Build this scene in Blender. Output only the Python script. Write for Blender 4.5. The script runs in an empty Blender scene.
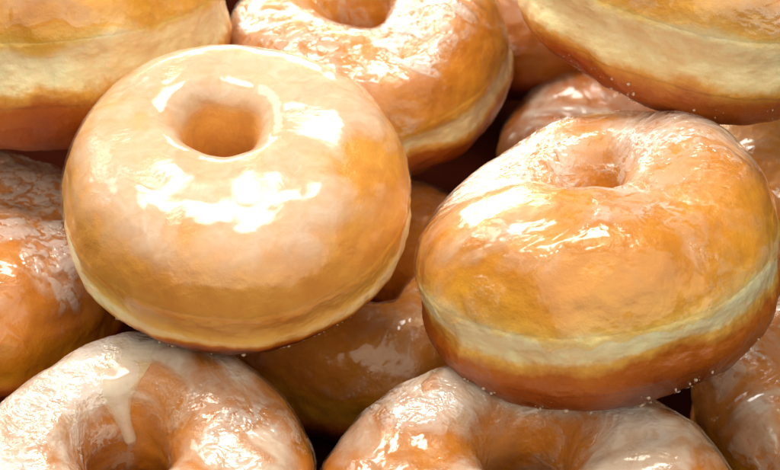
import bpy, math, random
import numpy as np
from mathutils import Matrix, Vector

random.seed(7)
scene = bpy.context.scene
COL = scene.collection
PI = math.pi
R0 = 0.045                    # a doughnut is about 9 cm across
DIST = 0.50                   # camera to the middle of the pile
PITCH = math.radians(40)      # camera looks this far down
PXR = 178.0                   # photograph pixels per R0 at DIST
WID = 780 / PXR * R0

# ------------------------------------------------------------------ noise
_P = np.random.RandomState(5).permutation(256).astype(np.int32)
_G = np.random.RandomState(3).normal(size=(256, 3))
_G = (_G / np.linalg.norm(_G, axis=1)[:, None]).astype(np.float32)

def perlin(p, seed=0):
    p = p.astype(np.float32)
    f0 = np.floor(p); d = p - f0; i = f0.astype(np.int32) + (seed * 37) % 251
    w = d * d * d * (d * (d * 6 - 15) + 10)
    out = np.zeros(len(p), dtype=np.float32)
    for a in (0, 1):
        ha = _P[(i[:, 0] + a) & 255]
        wx = w[:, 0] if a else 1 - w[:, 0]
        for b in (0, 1):
            wy = w[:, 1] if b else 1 - w[:, 1]
            hb = _P[(ha + i[:, 1] + b) & 255]
            for c in (0, 1):
                wz = w[:, 2] if c else 1 - w[:, 2]
                g = _G[_P[(hb + i[:, 2] + c) & 255]]
                out += wx * wy * wz * (g[:, 0] * (d[:, 0] - a) + g[:, 1] * (d[:, 1] - b) + g[:, 2] * (d[:, 2] - c))
    return out * 1.5

def fbm(p, seed=0, octv=4, gain=0.5):
    s = np.zeros(len(p)); a = 1.0
    for k in range(octv):
        s += a * perlin(p * (2.03 ** k) + 17.3 * k, seed + k)
        a *= gain
    return s

def ridged(p, seed=0, octv=3, gain=0.5):
    s = np.zeros(len(p)); a = 1.0
    for k in range(octv):
        n = 1 - np.abs(perlin(p * (2.1 ** k) + 9.1 * k, seed + k)) * 2.2
        s += a * np.clip(n, 0, 1) ** 2
        a *= gain
    return s

def sstep(a, b, x):
    t = np.clip((x - a) / (b - a), 0, 1)
    return t * t * (3 - 2 * t)

# ------------------------------------------------------------------ materials
def new_mat(name):
    m = bpy.data.materials.new(name); m.use_nodes = True
    nt = m.node_tree; nt.nodes.clear()
    return m, nt, nt.nodes, nt.links

def node(ns, typ, **kw):
    n = ns.new(typ)
    for k, v in kw.items():
        if k.startswith('_'): setattr(n, k[1:], v)
        else: n.inputs[k.replace('__', ' ')].default_value = v
    return n

def math_node(ns, ln, op, a, b=None, clamp=False):
    n = ns.new('ShaderNodeMath'); n.operation = op; n.use_clamp = clamp
    for i, v in enumerate((a, b)):
        if v is None: continue
        if isinstance(v, (int, float)): n.inputs[i].default_value = v
        else: ln.new(v, n.inputs[i])
    return n.outputs[0]

def mix_col(ns, ln, fac, a, b, mode='MIX'):
    n = ns.new('ShaderNodeMix'); n.data_type = 'RGBA'; n.blend_type = mode
    for sock, v in ((n.inputs[0], fac), (n.inputs[6], a), (n.inputs[7], b)):
        if isinstance(v, (int, float)): sock.default_value = v
        elif isinstance(v, tuple): sock.default_value = v
        else: ln.new(v, sock)
    return n.outputs[2]

def dough_material():
    m, nt, ns, ln = new_mat('fried_dough')
    out = ns.new('ShaderNodeOutputMaterial')
    bs = ns.new('ShaderNodeBsdfPrincipled')
    at = ns.new('ShaderNodeAttribute'); at.attribute_name = 'crust'
    tc = ns.new('ShaderNodeTexCoord')
    n1 = node(ns, 'ShaderNodeTexNoise', Scale=90.0, Detail=5.0, Roughness=0.6)
    n2 = node(ns, 'ShaderNodeTexNoise', Scale=420.0, Detail=4.0, Roughness=0.65)
    n3 = node(ns, 'ShaderNodeTexNoise', Scale=35.0, Detail=3.0, Roughness=0.5)
    for n in (n1, n2, n3): ln.new(tc.outputs['Object'], n.inputs['Vector'])
    w = math_node(ns, ln, 'MULTIPLY', math_node(ns, ln, 'SUBTRACT', n1.outputs[0], 0.5), 0.09)
    w2 = math_node(ns, ln, 'MULTIPLY', math_node(ns, ln, 'SUBTRACT', n2.outputs[0], 0.5), 0.05)
    w3 = math_node(ns, ln, 'MULTIPLY', math_node(ns, ln, 'SUBTRACT', n3.outputs[0], 0.5), 0.10)
    v = math_node(ns, ln, 'ADD', math_node(ns, ln, 'ADD', at.outputs['Fac'], w), math_node(ns, ln, 'ADD', w2, w3))
    rp = ns.new('ShaderNodeValToRGB')
    cr = rp.color_ramp
    stops = [(0.00, (0.19, 0.034, 0.003)), (0.24, (0.43, 0.105, 0.006)), (0.345, (0.54, 0.155, 0.010)),  # low stops: browned crust, deepened to paint shade underneath
             (0.405, (0.88, 0.50, 0.10)), (0.435, (0.99, 0.85, 0.50)), (0.545, (0.99, 0.88, 0.58)),
             (0.59, (0.90, 0.60, 0.15)), (0.67, (0.78, 0.42, 0.032)), (0.80, (0.69, 0.335, 0.020)), (1.0, (0.63, 0.275, 0.014))]
    cr.elements[0].position = stops[0][0]; cr.elements[0].color = (*stops[0][1], 1)
    cr.elements[1].position = 1.0; cr.elements[1].color = (*stops[-1][1], 1)
    for p, c in stops[1:-1]:
        e = cr.elements.new(p); e.color = (*c, 1)
    ln.new(v, rp.inputs[0])
    rq = ns.new('ShaderNodeValToRGB'); cq = rq.color_ramp               # browned all round: no pale stretch; low stops deepened for underside shade
    cq.elements[0].position = 0.0; cq.elements[0].color = (0.13, 0.020, 0.002, 1)
    cq.elements[1].position = 1.0; cq.elements[1].color = (0.61, 0.25, 0.013, 1)
    for p, c in ((0.22, (0.33, 0.068, 0.004)), (0.36, (0.53, 0.18, 0.013)), (0.5, (0.66, 0.30, 0.019)), (0.68, (0.69, 0.335, 0.021))):
        e = cq.elements.new(p); e.color = (*c, 1)
    ln.new(v, rq.inputs[0])
    pl = ns.new('ShaderNodeAttribute'); pl.attribute_name = 'pale'
    rcol = mix_col(ns, ln, pl.outputs['Fac'], rq.outputs[0], rp.outputs[0])
    mot = ns.new('ShaderNodeMapRange'); mot.inputs[1].default_value = 0.3; mot.inputs[2].default_value = 0.7
    mot.inputs[3].default_value = 0.80; mot.inputs[4].default_value = 1.12
    ln.new(n1.outputs[0], mot.inputs[0])
    cmb = ns.new('ShaderNodeCombineColor')
    ln.new(math_node(ns, ln, 'POWER', mot.outputs[0], 0.4), cmb.inputs[0])
    ln.new(mot.outputs[0], cmb.inputs[1]); ln.new(math_node(ns, ln, 'POWER', mot.outputs[0], 1.4), cmb.inputs[2])
    fry_shade_att = ns.new('ShaderNodeAttribute'); fry_shade_att.attribute_name = 'fry_shade'  # browning per doughnut; also puts shade into the crust colour
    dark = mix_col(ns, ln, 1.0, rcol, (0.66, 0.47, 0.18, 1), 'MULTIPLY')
    light = mix_col(ns, ln, 0.60, rcol, (0.93, 0.60, 0.22, 1))
    rcol = mix_col(ns, ln, math_node(ns, ln, 'MAXIMUM', fry_shade_att.outputs['Fac'], 0.0), rcol, dark)
    rcol = mix_col(ns, ln, math_node(ns, ln, 'MAXIMUM', math_node(ns, ln, 'MULTIPLY', fry_shade_att.outputs['Fac'], -1.0), 0.0), rcol, light)
    col = mix_col(ns, ln, 1.0, rcol, cmb.outputs[0], 'MULTIPLY')
    ln.new(col, bs.inputs['Base Color'])
    bs.inputs['Roughness'].default_value = 0.42
    bs.inputs['Subsurface Weight'].default_value = 0.45
    bs.inputs['Subsurface Radius'].default_value = (1.0, 0.50, 0.24)
    bs.inputs['Subsurface Scale'].default_value = 0.0024
    bs.inputs['Specular IOR Level'].default_value = 0.45
    bs.inputs['Coat Weight'].default_value = 0.35
    bs.inputs['Coat Roughness'].default_value = 0.22
    n4 = node(ns, 'ShaderNodeTexNoise', Scale=900.0, Detail=3.0, Roughness=0.6)
    ln.new(tc.outputs['Object'], n4.inputs['Vector'])
    hsum = math_node(ns, ln, 'ADD', math_node(ns, ln, 'MULTIPLY', n2.outputs[0], 1.0), math_node(ns, ln, 'MULTIPLY', n4.outputs[0], 0.35))
    bp = node(ns, 'ShaderNodeBump', Strength=0.50, Distance=0.0006)
    ln.new(hsum, bp.inputs['Height'])
    ln.new(bp.outputs[0], bs.inputs['Normal']); ln.new(bp.outputs[0], bs.inputs['Coat Normal'])
    ln.new(bs.outputs[0], out.inputs[0])
    return m

def glaze_material():
    """clear-to-milky sugar glaze: attribute 'milk' is how cloudy the sugar is, 'crackle' how broken its skin is"""
    m, nt, ns, ln = new_mat('sugar_glaze')
    out = ns.new('ShaderNodeOutputMaterial')
    tc = ns.new('ShaderNodeTexCoord')
    milk = ns.new('ShaderNodeAttribute'); milk.attribute_name = 'milk'
    crk = ns.new('ShaderNodeAttribute'); crk.attribute_name = 'crackle'
    n1 = node(ns, 'ShaderNodeTexNoise', Scale=210.0, Detail=3.0, Roughness=0.6, Distortion=0.8)
    n2 = node(ns, 'ShaderNodeTexNoise', Scale=900.0, Detail=3.0, Roughness=0.6, Distortion=0.5)
    n3 = node(ns, 'ShaderNodeTexNoise', Scale=120.0, Detail=2.0, Roughness=0.5, Distortion=1.2)
    for n in (n1, n2, n3): ln.new(tc.outputs['Object'], n.inputs['Vector'])
    dev = math_node(ns, ln, 'MULTIPLY', math_node(ns, ln, 'SUBTRACT', n1.outputs[0], 0.5), 0.55)
    fac = math_node(ns, ln, 'MULTIPLY', milk.outputs['Fac'], math_node(ns, ln, 'ADD', math_node(ns, ln, 'MULTIPLY', dev, 2.2), 1.0))
    mr = ns.new('ShaderNodeMapRange'); mr.interpolation_type = 'SMOOTHSTEP'
    mr.inputs[1].default_value = 0.43; mr.inputs[2].default_value = 0.52
    mr.inputs[3].default_value = 0.0; mr.inputs[4].default_value = 1.0
    ln.new(math_node(ns, ln, 'ADD', n1.outputs[0], math_node(ns, ln, 'MULTIPLY', math_node(ns, ln, 'SUBTRACT', n2.outputs[0], 0.5), 0.25)), mr.inputs[0])
    flake_glint = math_node(ns, ln, 'MULTIPLY', mr.outputs[0], math_node(ns, ln, 'MULTIPLY', crk.outputs['Fac'], 0.70))  # white sugar flakes, doubling as painted broken highlights
    bub = ns.new('ShaderNodeAttribute'); bub.attribute_name = 'bubbles'
    fac = math_node(ns, ln, 'MAXIMUM', fac, flake_glint)
    fac = math_node(ns, ln, 'MINIMUM', math_node(ns, ln, 'MAXIMUM', fac, 0.03), 0.95)
    body = ns.new('ShaderNodeBsdfPrincipled')
    body.inputs['Roughness'].default_value = 0.5
    body.inputs['Specular IOR Level'].default_value = 0.0
    col = mix_col(ns, ln, flake_glint, (0.94, 0.86, 0.70, 1), (0.96, 0.93, 0.90, 1))
    ln.new(col, body.inputs['Base Color'])
    tr = ns.new('ShaderNodeBsdfTransparent'); tr.inputs[0].default_value = (1.0, 0.92, 0.74, 1)
    tl = ns.new('ShaderNodeBsdfTranslucent'); ln.new(col, tl.inputs[0])
    mb = ns.new('ShaderNodeMixShader'); mb.inputs[0].default_value = 0.45
    ln.new(body.outputs[0], mb.inputs[1]); ln.new(tl.outputs[0], mb.inputs[2])
    mx = ns.new('ShaderNodeMixShader')
    ln.new(fac, mx.inputs[0]); ln.new(tr.outputs[0], mx.inputs[1]); ln.new(mb.outputs[0], mx.inputs[2])
    wav = ns.new('ShaderNodeAttribute'); wav.attribute_name = 'wave'
    # bump: soft swells everywhere, crackle where the skin broke
    h = math_node(ns, ln, 'MULTIPLY', n3.outputs[0], math_node(ns, ln, 'MULTIPLY', wav.outputs['Fac'], 0.25))
    amp = math_node(ns, ln, 'ADD', math_node(ns, ln, 'MULTIPLY', crk.outputs['Fac'], 1.3), math_node(ns, ln, 'MULTIPLY', wav.outputs['Fac'], 0.05))
    h2 = math_node(ns, ln, 'MULTIPLY', n1.outputs[0], amp)
    h3 = math_node(ns, ln, 'MULTIPLY', n2.outputs[0], math_node(ns, ln, 'ADD', math_node(ns, ln, 'MULTIPLY', amp, 0.12), math_node(ns, ln, 'MULTIPLY', bub.outputs['Fac'], 1.2)))
    hs = math_node(ns, ln, 'ADD', h, math_node(ns, ln, 'ADD', h2, h3))
    bp = node(ns, 'ShaderNodeBump', Strength=0.8, Distance=0.0008)
    ln.new(hs, bp.inputs['Height'])
    fb = math_node(ns, ln, 'MULTIPLY', crk.outputs['Fac'], 0.09)
    gl = ns.new('ShaderNodeBsdfGlossy'); ln.new(math_node(ns, ln, 'ADD', math_node(ns, ln, 'MULTIPLY', crk.outputs['Fac'], 0.05), 0.13), gl.inputs['Roughness'])
    gl.inputs['Color'].default_value = (1, 0.99, 0.97, 1)
    geo = ns.new('ShaderNodeNewGeometry')
    dt = ns.new('ShaderNodeVectorMath'); dt.operation = 'DOT_PRODUCT'
    ln.new(bp.outputs[0], dt.inputs[0]); ln.new(geo.outputs['Incoming'], dt.inputs[1])
    cosv = math_node(ns, ln, 'ABSOLUTE', dt.outputs['Value'])
    sch = math_node(ns, ln, 'POWER', math_node(ns, ln, 'SUBTRACT', 1.0, cosv, True), 5.0)
    fres = math_node(ns, ln, 'ADD', math_node(ns, ln, 'MULTIPLY', sch, 0.75), math_node(ns, ln, 'ADD', fb, 0.038))
    fres = math_node(ns, ln, 'MULTIPLY', fres, math_node(ns, ln, 'SUBTRACT', 1.0, geo.outputs['Backfacing']))   # the sheen sits on the air side only
    ln.new(bp.outputs[0], gl.inputs['Normal']); ln.new(bp.outputs[0], body.inputs['Normal'])
    mg = ns.new('ShaderNodeMixShader')
    ln.new(fres, mg.inputs[0]); ln.new(mx.outputs[0], mg.inputs[1]); ln.new(gl.outputs[0], mg.inputs[2])
    ln.new(mg.outputs[0], out.inputs[0])
    return m

def crumb_material():
    m, nt, ns, ln = new_mat('sugar_crumb')
    out = ns.new('ShaderNodeOutputMaterial'); bs = ns.new('ShaderNodeBsdfPrincipled')
    bs.inputs['Base Color'].default_value = (0.86, 0.66, 0.48, 1)
    bs.inputs['Roughness'].default_value = 0.18
    bs.inputs['Transmission Weight'].default_value = 0.35
    bs.inputs['IOR'].default_value = 1.5
    ln.new(bs.outputs[0], out.inputs[0])
    return m

def tray_material():
    m, nt, ns, ln = new_mat('brown_paper_liner')
    out = ns.new('ShaderNodeOutputMaterial'); bs = ns.new('ShaderNodeBsdfPrincipled')
    tc = ns.new('ShaderNodeTexCoord')
    n = node(ns, 'ShaderNodeTexNoise', Scale=40.0, Detail=5.0)
    ln.new(tc.outputs['Object'], n.inputs['Vector'])
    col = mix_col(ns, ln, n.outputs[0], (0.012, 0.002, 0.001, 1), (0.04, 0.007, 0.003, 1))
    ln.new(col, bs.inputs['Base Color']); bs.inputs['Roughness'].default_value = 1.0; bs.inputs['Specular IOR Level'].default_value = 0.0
    bp = node(ns, 'ShaderNodeBump', Strength=0.3, Distance=0.001)
    ln.new(n.outputs[0], bp.inputs['Height']); ln.new(bp.outputs[0], bs.inputs['Normal'])
    ln.new(bs.outputs[0], out.inputs[0])
    return m

M_DOUGH, M_GLAZE, M_CRUMB, M_TRAY = dough_material(), glaze_material(), crumb_material(), tray_material()

# ------------------------------------------------------------------ mesh from a grid
def grid_mesh(name, P, wrap_u, wrap_v, mat, attrs=None, parent=None, flip=False):
    """P: (nu, nv, 3)"""
    nu, nv = P.shape[:2]
    idx = np.arange(nu * nv).reshape(nu, nv)
    a = idx if wrap_u else idx[:-1]
    b = np.roll(idx, -1, 0) if wrap_u else idx[1:]
    if wrap_v: a2, b2 = np.roll(a, -1, 1), np.roll(b, -1, 1)
    else: a, b, a2, b2 = a[:, :-1], b[:, :-1], a[:, 1:], b[:, 1:]
    q = np.stack([a, b, b2, a2], -1).reshape(-1, 4)
    if flip: q = q[:, ::-1]
    me = bpy.data.meshes.new(name)
    me.vertices.add(nu * nv); me.vertices.foreach_set('co', P.reshape(-1).astype(np.float32))
    me.loops.add(q.size); me.loops.foreach_set('vertex_index', q.reshape(-1).astype(np.int32))
    me.polygons.add(len(q)); me.polygons.foreach_set('loop_start', np.arange(0, q.size, 4, dtype=np.int32))
    me.polygons.foreach_set('use_smooth', np.ones(len(q), dtype=bool))
    me.update(calc_edges=True); me.validate()
    for k, v in (attrs or {}).items():
        at = me.attributes.new(k, 'FLOAT', 'POINT'); at.data.foreach_set('value', v.reshape(-1).astype(np.float32))
    me.materials.append(mat)
    o = bpy.data.objects.new(name, me); COL.objects.link(o)
    if parent: o.parent = parent
    return o

# ------------------------------------------------------------------ the shape of one doughnut (unit: its radius)
class Ring:
    def __init__(s, seed, hole=0.22, hole_off=(0, 0), hole_el=(1, 1, 0), top=0.50, bot=0.42, lump=0.035,
                 groove=0.03, bumps=(), inner=0.72, puff=0.035):
        s.seed = seed; s.hole = hole; s.off = hole_off; s.el = hole_el; s.top = top; s.bot = bot
        s.lump = lump; s.groove = groove; s.bumps = bumps; s.inner = inner; s.puff = puff
        r = np.random.RandomState(seed)
        s.co = [(k, r.normal() * lump / k ** 0.8, r.uniform(0, 2 * PI)) for k in (2, 3, 4, 5)]
        s.ch = [(k, r.normal() * 0.05 / k ** 0.5, r.uniform(0, 2 * PI)) for k in (1, 2, 3, 4)]
        s.ci = [(k, r.normal() * 0.08 / k ** 0.5, r.uniform(0, 2 * PI)) for k in (2, 3, 4)]

    def surf(s, th, t):
        """th, t arrays of one shape; t = 0 outside waist, pi/2 top, pi hole waist, 3pi/2 underside"""
        ro = 1 + sum(a * np.cos(k * th + p) for k, a, p in s.co)
        e1, e2, ea = s.el
        ri = s.hole / np.sqrt((np.cos(th - ea) / e1) ** 2 + (np.sin(th - ea) / e2) ** 2)
        ri = ri * (1 + sum(a * np.cos(k * th + p) for k, a, p in s.ci))
        hh = 1 + sum(a * np.cos(k * th + p) for k, a, p in s.ch)
        for (bt, bw, ba) in s.bumps:                                   # (direction, width, amount): a taller or lower stretch of the ring
            d = np.angle(np.exp(1j * (th - bt)))
            hh = hh + ba * np.exp(-(d / bw) ** 2)
        c, sn = np.cos(t), np.sin(t)
        pc = np.where(c > 0, np.abs(c) ** 0.88, -np.abs(c) ** s.inner)
        ps = np.sign(sn) * np.abs(sn) ** 0.92
        w = (pc + 1) / 2                                               # 1 outside, 0 in the hole
        xi = s.off[0] + ri * np.cos(th); yi = s.off[1] + ri * np.sin(th)
        g = s.groove * np.exp(-(sn / 0.16) ** 2) * (c > 0)
        xo = (ro - g) * np.cos(th); yo = (ro - g) * np.sin(th)
        x = xi + (xo - xi) * w; y = yi + (yo - yi) * w
        z = np.where(sn > 0, s.top * hh * ps, s.bot * ps * (1 + 0.3 * (hh - 1)))
        z = z * np.where(c < 0, 1 - 0.10 * np.abs(c) ** 2, 1)
        P = np.stack([x, y, z], -1)
        q = P.reshape(-1, 3)
        n = fbm(q * 2.2 + s.seed * 3.1, s.seed, 3, 0.45).reshape(th.shape)
        rad = np.stack([(x - (xi + xo) / 2), (y - (yi + yo) / 2), z], -1)
        rad /= np.linalg.norm(rad, axis=-1, keepdims=True) + 1e-9
        return P + rad * (n * s.puff)[..., None]

    def grid(s, th, t):
        P = s.surf(th, t); e = 2e-3
        A = s.surf(th + e, t) - P; B = s.surf(th, t + e) - P
        N = np.cross(A, B); N /= np.linalg.norm(N, axis=-1, keepdims=True) + 1e-12
        return P, N

def crust_value(th, t, low=0.0, width=1.0, fades=(), seed=0):
    """0 brown underside, darkened further for shade .. 0.49 pale waist .. 1 amber top"""
    sn = np.sin(t)
    cyc = np.stack([np.cos(th), np.sin(th), np.zeros_like(th) + seed * 1.7], -1).reshape(-1, 3)
    w = width * (1 + 0.5 * fbm(cyc * 1.6, seed + 3, 3)).reshape(th.shape)
    lo = low + (0.10 * fbm(cyc * 1.3, seed + 13, 2)).reshape(th.shape)
    for (ft, fw, fa) in fades:                                          # stretches where the waist is narrow or wide
        d = np.angle(np.exp(1j * (th - ft)))
        w = w * (1 + fa * np.exp(-(d / fw) ** 2))
    v0 = 0.49 + (sn - lo) * 0.36 / np.maximum(w, 0.08)
    v_in = np.where(sn < 0, 0.80 - 0.78 * sstep(0.0, 0.6, -sn), 0.80 + 0.10 * sn)
    k = sstep(0.15, -0.25, np.cos(t))
    return np.clip(v0 * (1 - k) + v_in * k, 0.0, 1.0)

# ------------------------------------------------------------------ camera frame -> world
Rcam = Matrix.Rotation(PI / 2 - PITCH, 4, 'X')
aim = Vector((0, 0, 0.12))
CAM = Matrix.Translation(aim) @ Rcam @ Matrix.Translation((0, 0, DIST))

def place(root, px, py, z, phi, roll, rpx, spin=0):
    """stand a doughnut in the pile: z in R0 towards the viewer, phi = how far its face is turned to the viewer, roll = lean"""
    d = DIST - z * R0
    k = d / DIST
    pos = Vector(((px - 390) / 780 * WID * k, (235 - py) / 780 * WID * k, -d))
    R = Matrix.Rotation(math.radians(roll), 4, 'Z') @ Matrix.Rotation(-(PI / 2 - math.radians(phi)), 4, 'X') @ Matrix.Rotation(math.radians(spin), 4, 'Z')
    root.matrix_world = CAM @ Matrix.Translation(pos) @ R
    return rpx / PXR * R0 * k

def crumbs(parent, ring, S, seed, n, ths, t0, t1, size=(0.00012, 0.00042), out=0.0001):
    """little sugar bits stuck on the crust, one mesh"""
    r = np.random.RandomState(seed)
    ico_v = []; phi = (1 + 5 ** 0.5) / 2
    for a in (-1, 1):
        for b in (-phi, phi): ico_v += [(0, a, b), (a, b, 0), (b, 0, a)]
    V = np.array(ico_v); V /= np.linalg.norm(V[0])
    F = []
    L = 1.06
    for i in range(12):
        for j in range(i + 1, 12):
            for k in range(j + 1, 12):
                if all(np.linalg.norm(V[a] - V[b]) < L for a, b in ((i, j), (j, k), (i, k))):
                    nrm = np.cross(V[j] - V[i], V[k] - V[i])
                    F.append((i, j, k) if nrm @ V[i] > 0 else (i, k, j))
    th = r.uniform(ths[0], ths[1], n * 4)
    dens = perlin(np.stack([np.cos(th) * 7, np.sin(th) * 7, th * 0 + seed], -1), seed) + r.uniform(-0.25, 0.25, n * 4)
    th = th[np.argsort(-dens)[:n]]
    t = r.uniform(t0, t1, n)
    P, N = ring.grid(th[:, None], t[:, None])
    P = P[:, 0] * S; N = N[:, 0]
    vs = []; fs = []
    for i in range(n):
        rad = size[0] + (0.0007 - size[0]) * r.rand() ** 4
        q = V * rad * r.uniform(0.6, 1.2, (12, 3)) * r.uniform(0.6, 1.4, 3)
        o = len(vs); vs += [tuple(P[i] + N[i] * out + v) for v in q]
        fs += [tuple(o + a for a in f) for f in F]
    me = bpy.data.meshes.new('sugar_crumbs'); me.from_pydata(vs, [], fs); me.materials.append(M_CRUMB)
    me.polygons.foreach_set('use_smooth', np.ones(len(fs), dtype=bool))
    o = bpy.data.objects.new('sugar_crumbs', me); COL.objects.link(o); o.parent = parent; o['kind'] = 'stuff'
    return o

def doughnut(label, px, py, z, phi, roll, rpx, seed, ring={}, res=1.0, milk=0.35, crackle=0.3, wrinkle=1.0,
             crack_glint_at=(), milk_at=(), edge=0.30, band=True, low=0.0, bandw=0.6, fades=(), clear=1.0, fry_shade=0.3, smooth=1.0, milk_top=0.74, bubbles=1.0, pales=(), n_crumb=60, crumb_th=(-PI, 0), group='glazed ring doughnuts heaped together', thick=0.0007):
    rg = Ring(seed, **ring)
    root = bpy.data.objects.new('glazed_doughnut', None); COL.objects.link(root)
    root.empty_display_size = 0.02
    root['label'] = label; root['category'] = 'doughnut'; root['group'] = group
    S = place(root, px, py, z, phi, roll, rpx)
    # --- dough
    nu, nv = int(360 * res), int(200 * res)
    th, t = np.meshgrid(np.linspace(-PI, PI, nu, endpoint=False), np.linspace(0, 2 * PI, nv, endpoint=False), indexing='ij')
    P, N = rg.grid(th, t)
    def rough(P, t):
        q = P.reshape(-1, 3)
        b = fbm(q * 9 + seed, seed + 40, 4, 0.6).reshape(t.shape)
        waist = np.exp(-(np.sin(t) / 0.25) ** 2) * (np.cos(t) > 0)
        return b * (0.005 + 0.005 * waist)
    D = P + N * rough(P, t)[..., None]
    def fry_shade_of(c):
        if fry_shade >= 0: return np.full(c.shape, fry_shade)
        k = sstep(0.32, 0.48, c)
        return fry_shade * k + 0.10 * (1 - k)
    def pale_of(a):
        p = np.full(a.shape, 1.0 if band else 0.0)
        for (ft, fw, fa) in pales:
            p = p + fa * np.exp(-(np.angle(np.exp(1j * (a - ft))) / fw) ** 2)
        return np.clip(p, 0, 1)
    cv = crust_value(th, t, low, bandw, fades, seed)
    grid_mesh('dough', D * S, True, True, M_DOUGH, {'crust': cv, 'pale': pale_of(th), 'fry_shade': fry_shade_of(cv) * (1 - 0.5 * pale_of(th) * np.exp(-((cv - 0.49) / 0.08) ** 2))}, root)
    # --- the pale waist where the dough never touched the oil: a solid ring of crumb
    if band:
        nb = int(70 * res)
        a0, a1 = -0.42, 0.34
        tb = np.linspace(a0, a1, nb)
        thb, tt = np.meshgrid(th[:, 0], tb, indexing='ij')
        Pb, Nb = rg.grid(thb, tt)
        prof = sstep(a0, a0 + 0.12, tt) * sstep(a1, a1 - 0.12, tt)
        Ob = Pb + Nb * (rough(Pb, tt) + (-0.006 + 0.0105 * prof))[..., None]
        ti = np.linspace(a1, a0, 12)
        thi, tti = np.meshgrid(th[:, 0], ti, indexing='ij')
        Pi, Ni = rg.grid(thi, tti)
        u = np.linspace(0, 1, 12)[None, :] * np.ones_like(thi)
        Ib = Pi - Ni * (0.02 + 0.16 * np.sin(PI * u))[..., None]
        G = np.concatenate([Ob, Ib], 1)
        cb = np.concatenate([crust_value(thb, tt, low, bandw, fades, seed), np.full(tti.shape, 0.49)], 1)
        grid_mesh('pale_waist', G * S, True, True, M_DOUGH, {'crust': cb, 'pale': pale_of(np.concatenate([thb, thi], 1)), 'fry_shade': fry_shade_of(cb) * (1 - 0.5 * pale_of(np.concatenate([thb, thi], 1)) * np.exp(-((cb - 0.49) / 0.08) ** 2))}, root)
    # --- glaze
    nu, nv = int(760 * res), int(360 * res)
    th1 = np.linspace(-PI, PI, nu, endpoint=False)
    cyc = np.stack([np.cos(th1), np.sin(th1), np.zeros(nu) + seed], -1)
    te = edge + 0.16 * fbm(cyc * 2.3, seed + 5, 4, 0.6) + 0.05 * perlin(cyc * 9, seed + 6)
    te2 = PI + 0.75 + 0.2 * fbm(cyc * 2, seed + 9, 3)
    s1 = np.linspace(0, 1, nv)
    s1 = s1 + 0.0
    th, s = np.meshgrid(th1, s1, indexing='ij')
    t = te[:, None] + (te2 - te)[:, None] * s
    P, N = rg.grid(th, t)
    q = P.reshape(-1, 3)
    sh = th.shape
    base = rough(P, t)
    warp = np.stack([perlin(q * 2.0 + 5, seed + 1), perlin(q * 2.0 + 15, seed + 2), perlin(q * 2.0 + 25, seed + 3)], -1)
    qw = q + warp * 0.35
    swell = fbm(qw * 2.6, seed + 11, 3, 0.5).reshape(sh)
    folds = ridged(qw * np.array([3.2, 5.2, 3.2]), seed + 21, 2, 0.5).reshape(sh)
    fine = ridged(qw * 11, seed + 31, 3, 0.55).reshape(sh)
    vfine = fbm(qw * 34, seed + 51, 3, 0.6).reshape(sh)
    cm = fbm(qw * 1.7 + 40, seed + 61, 3, 0.6).reshape(sh)
    ck = crackle * sstep(-0.05, 0.35, cm)
    bub = bubbles * sstep(0.22, 0.55, fbm(qw * 3.1 + 60, seed + 91, 2, 0.5).reshape(sh))
    mf = (milk - 0.4) * 1.3 + 0.9 * fbm(qw * 1.8 + 80, seed + 71, 4, 0.6).reshape(sh)
    for (ct, cw, cs0, cs1, ca) in crack_glint_at:                             # (direction, width, tube angle from, to, amount); whitened where highlights fall
        d = np.angle(np.exp(1j * (th - ct)))
        ck = ck + ca * np.exp(-(d / cw) ** 2) * sstep(cs0 - 0.35, cs0, t) * sstep(cs1 + 0.35, cs1, t) * (0.65 + 0.35 * sstep(-0.3, 0.2, cm))
    for (ct, cw, cs0, cs1, ca) in milk_at:
        d = np.angle(np.exp(1j * (th - ct)))
        mf = mf + ca * np.exp(-(d / cw) ** 2) * sstep(cs0 - 0.35, cs0, t) * sstep(cs1 + 0.35, cs1, t)
    mk = 0.0 + milk_top * sstep(-0.50, 0.70, mf)
    ck = np.clip(ck, 0, 1)
    run = 0.22 * fbm(q * 2.4 + 33, seed + 81, 3, 0.6).reshape(sh)
    mk = mk * (1 - 0.95 * sstep(1.15 * clear, 0.55 * clear, t + run))   # the coat runs thin and clear down the side
    mk = mk * (1 - 0.85 * sstep(PI - 1.15, PI - 0.80, t + run * 0.4))         # and inside the hole
    mk = np.clip(mk + 0.25 * ck * fine, 0.02, 0.95)
    mk = mk * (1 - 0.7 * bub)
    ed = sstep(0, 0.022, s) * sstep(1, 0.97, s)
    bead = 0.5 * np.exp(-((s - 0.03) / 0.02) ** 2)
    th0 = thick / S
    hgt = th0 * (1 + bead) + wrinkle * (0.012 * swell + 0.0055 * folds) + ck * (0.0065 * fine + 0.0022 * vfine) + 0.0008 * wrinkle * vfine
    hgt = np.maximum(hgt, 0.35 * th0)
    hgt = 0.022 * np.tanh(hgt / 0.022)
    G = P + N * (base * 0.20 * smooth + hgt * ed - 0.012 * (1 - ed))[..., None]
    grid_mesh('glaze', G * S, True, False, M_GLAZE, {'milk': mk, 'crackle': ck, 'bubbles': bub, 'wave': np.full(sh, smooth)}, root)
    if n_crumb:
        crumbs(root, rg, S, seed, n_crumb, crumb_th, -1.15, -0.45)
    return root, rg, S

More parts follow.
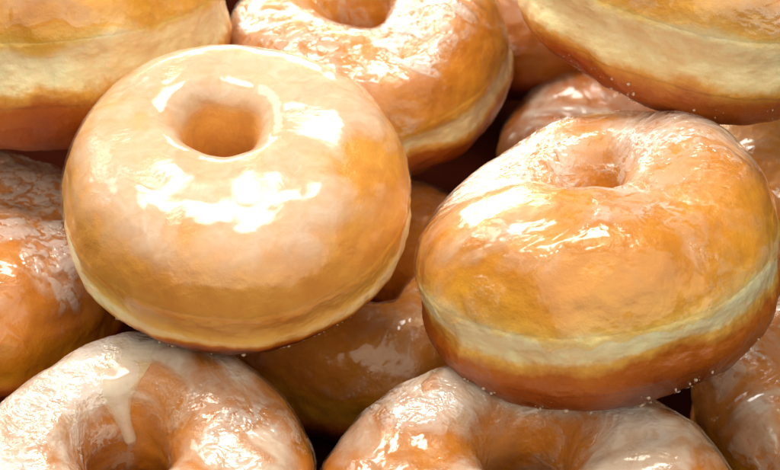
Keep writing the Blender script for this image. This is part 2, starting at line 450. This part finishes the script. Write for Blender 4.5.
def glaze_drip(root, rg, S, thd, t0, t1, hw0, hw1):
    glaze = [c for c in root.children if c.name.startswith('glaze')][0]
    nu, nv = 40, 80
    u, v = np.meshgrid(np.linspace(-1, 1, nu), np.linspace(0, 1, nv), indexing='ij')
    hw = (hw0 + (hw1 - hw0) * sstep(0, 0.8, v)) * (1 + 0.12 * np.sin(v * 9 + u * 2))
    hw = hw * np.sqrt(np.clip(1 - ((v - 0.9) / 0.1) ** 2, 0.0, 1)) * (v > 0.9) + hw * (v <= 0.9)
    th = thd + u * hw + 0.10 * np.sin(v * 4)
    t = t0 + (t1 - t0) * v
    P, N = rg.grid(th, t)
    h = 0.003 + 0.038 * (1 - u * u) ** 0.7 * (0.45 + 0.9 * v ** 1.5) * sstep(0, 0.45, v) * sstep(1.0, 0.90, v)
    G = (P + N * h[..., None]) * S
    grid_mesh('glaze_drip', G, False, False, M_GLAZE, {'milk': np.full(u.shape, 0.93), 'crackle': np.zeros(u.shape), 'bubbles': np.zeros(u.shape), 'wave': np.full(u.shape, 0.5)}, glaze)

H = PI / 2
doughnut('milky smooth doughnut with a small round open hole, propped facing the viewer',
    237, 202, 0.0, 47, 0, 176, 11, dict(hole=0.155, hole_off=(-0.08, 0.20), top=0.48, bot=0.40, lump=0.012, hole_el=(1.12, 0.92, 0.4), inner=0.38, puff=0.018),
    milk=1.0, crackle=0.0, pales=((-1.35, 0.75, -0.85),), wrinkle=0.18, smooth=0.2, bubbles=0.25, milk_top=0.70, fry_shade=-0.5, edge=0.12, bandw=0.35, fades=((PI * 1.1, 0.5, 1.2), (-H, 0.8, -0.55), (-0.1, 0.5, 0.5)), clear=1.05,
    milk_at=((-0.15, 0.30, 0.2, 1.25, -1.5),), low=-0.14, n_crumb=150, crumb_th=(-PI * 0.95, -0.1))
doughnut('tall tilted doughnut with a pinched hole and its cream waist visible from end to end',
    597, 266, 0.2, 29, 10, 183, 23, dict(hole=0.12, hole_off=(0.06, 0.26), hole_el=(1.3, 0.75, 0.5), inner=0.6, puff=0.022, top=0.56, bot=0.50, lump=0.012,
    bumps=((-1.6, 0.7, 0.05), (0.40, 0.8, 0.08), (2.7, 0.8, -0.36))),
    milk=0.30, crackle=0.30, wrinkle=0.95, fry_shade=0.2, edge=0.16, bandw=0.58, low=0.12, clear=0.95, crack_glint_at=((2.4, 0.8, 1.1, 2.5, 1.0), (0.40, 0.50, 1.0, 2.4, 1.3), (-1.3, 0.6, 1.5, 2.1, 0.8)),
    n_crumb=160, crumb_th=(-PI * 0.95, 0.2))
doughnut('doughnut seen side on with a broad cream waist, in the top left corner',
    52, 8, -1.3, 25, 0, 177, 37, dict(top=0.5, bot=0.60), milk=0.25, crackle=0.2, bandw=1.2, fry_shade=0.3, edge=0.3, n_crumb=0)
doughnut('crackled doughnut whose hole touches the top edge of the photo',
    367, 67, -1.8, 40, 12, 147, 41, dict(hole_off=(0.03, 0.12), hole=0.14, inner=0.55, top=0.52, bot=0.47), milk=0.0, crackle=0.5, wrinkle=1.1, fry_shade=0.45, edge=0.2,
    crack_glint_at=((-2.3, 0.8, 1.1, 2.3, 1.0), (-0.7, 0.5, 1.1, 2.2, 1.0)), n_crumb=0)
doughnut('large doughnut in the top right corner with a long cream waist',
    717, -28, -0.6, 34, -4, 198, 53, dict(top=0.5, bot=0.43), milk=0.3, crackle=0.4, bandw=1.3, fry_shade=0.5, edge=0.3, crack_glint_at=((-1.0, 0.7, 0.7, 1.3, 0.9),), n_crumb=120)
doughnut('small shaded doughnut end peeping out below the top right doughnut',
    632, 170, -2.7, 40, 0, 136, 67, dict(hole=0.10, hole_off=(0.25, 0.0), lump=0.0), res=0.7, milk=0.3, fry_shade=1.0, crackle=0.4, band=False, bandw=0.3, n_crumb=0)  # darkest crust colour stands in for shade here
doughnut('crackled doughnut cut by the left edge of the photo, above the bottom left one',
    -42, 286, -0.9, 30, -6, 176, 71, dict(hole=0.11, hole_off=(-0.28, 0.12)), res=0.9, fry_shade=0.35, milk=0.1, crackle=0.7, band=False, bandw=0.2, crack_glint_at=((0.7, 1.0, 0.7, 2.2, 1.4),), n_crumb=0)
a = doughnut('white crackled doughnut in the bottom left corner with a glaze drip at its hole',
    138, 505, 0.5, 45, 0, 178, 83, dict(hole=0.23, hole_off=(-0.04, 0.10), top=0.5, inner=0.5), milk=0.60, fry_shade=0.4, crackle=0.6, wrinkle=1.2, band=False,
    crack_glint_at=((2.7, 0.95, 0.5, 2.5, 1.3), (0.6, 0.35, 1.3, 2.2, 0.8)), milk_top=0.86, n_crumb=0)
glaze_drip(*a, 1.72, 1.15, 2.95, 0.45, 0.15)
doughnut('shaded amber doughnut lying low between the milky one and the tilted one',
    372, 312, -1.35, 42, 0, 156, 97, dict(), res=0.8, fry_shade=0.25, milk=0.15, crackle=0.2, band=False, bandw=0.2, n_crumb=0)
doughnut('wide glazed doughnut at the bottom centre, under the tilted one',
    527, 545, 0.6, 42, 0, 204, 101, dict(top=0.5, hole_off=(0, 0.30), hole=0.2, inner=0.55, lump=0.05, bumps=((2.5, 0.6, 0.10), (1.5, 0.5, -0.22))), milk=0.50, milk_top=0.84, fry_shade=0.4, crackle=0.4, wrinkle=1.7, band=False, bandw=0.3, crack_glint_at=((2.4, 0.5, 1.0, 1.8, 0.8), (0.7, 0.4, 1.0, 1.7, 0.8)), n_crumb=0)
doughnut('shaded doughnut in the bottom right corner behind the tilted one',
    842, 420, -0.7, 40, 0, 148, 113, dict(), res=0.7, fry_shade=0.5, milk=0.3, crackle=0.5, band=False, bandw=0.3, crack_glint_at=((2.4, 0.7, 1.0, 1.8, 0.8),), n_crumb=0)
doughnut('orange sliver of a doughnut at the right edge under the top right doughnut',
    838, 200, -2.0, 38, 0, 150, 127, dict(), res=0.6, fry_shade=0.0, milk=0.1, crackle=0.2, band=False, bandw=0.3, n_crumb=0)
doughnut('deep shaded doughnut seen in the gap between the two upper doughnuts',
    520, 0, -3.4, 40, 0, 130, 131, dict(), res=0.6, fry_shade=1.0, milk=0.1, crackle=0.3, band=False, bandw=0.3, n_crumb=0)  # shade of the gap put into its crust colour

# ------------------------------------------------------------------ the surface under the pile
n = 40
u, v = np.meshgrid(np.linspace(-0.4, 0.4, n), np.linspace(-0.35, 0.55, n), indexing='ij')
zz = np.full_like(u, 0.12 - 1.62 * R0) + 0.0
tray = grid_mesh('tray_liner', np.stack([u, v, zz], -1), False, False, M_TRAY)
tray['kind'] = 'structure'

# ------------------------------------------------------------------ light
def area(name, cam_dir, dist, sx, sy, power, col):
    L = bpy.data.lights.new(name, 'AREA'); L.shape = 'RECTANGLE'; L.size = sx; L.size_y = sy
    L.energy = power; L.color = col
    o = bpy.data.objects.new(name, L); COL.objects.link(o)
    d = (Rcam.to_3x3() @ Vector(cam_dir)).normalized()
    o.location = aim + d * dist
    o.rotation_euler = (d).to_track_quat('Z', 'Y').to_euler()
    return o
area('ceiling_lamp', (-0.12, 0.97, 0.30), 1.2, 0.55, 0.34, 11.5, (1.0, 0.95, 0.88))
area('window_lamp', (-0.60, 0.78, 0.0), 1.3, 0.5, 0.5, 6, (1.0, 0.96, 0.92))
area('back_window', (-0.25, 0.72, -0.62), 1.3, 1.1, 0.45, 18, (1.0, 0.97, 0.93))
area('front_fill', (0.10, 0.28, 0.95), 1.6, 2.8, 2.2, 27, (1.0, 0.95, 0.82))  # fill added on the viewer's side, brightens pale waists and front faces

w = bpy.data.worlds.new('World'); scene.world = w; w.use_nodes = True
w.node_tree.nodes['Background'].inputs[0].default_value = (1.0, 0.90, 0.72, 1)
w.node_tree.nodes['Background'].inputs[1].default_value = 0.07

cam = bpy.data.cameras.new('camera'); co = bpy.data.objects.new('camera', cam); COL.objects.link(co)
co.matrix_world = CAM
cam.sensor_width = 36; cam.lens = 36 * DIST / WID
cam.clip_start = 0.01; cam.clip_end = 20
scene.camera = co
cam.dof.use_dof = True; cam.dof.focus_distance = DIST - 0.02; cam.dof.aperture_fstop = 24
scene.cycles.transparent_max_bounces = 16
scene.cycles.max_bounces = 10
scene.view_settings.view_transform = 'Standard'
scene.view_settings.look = 'None'
scene.view_settings.exposure = 0.26
scene.view_settings.gamma = 1.0
bpy.context.view_layer.update()
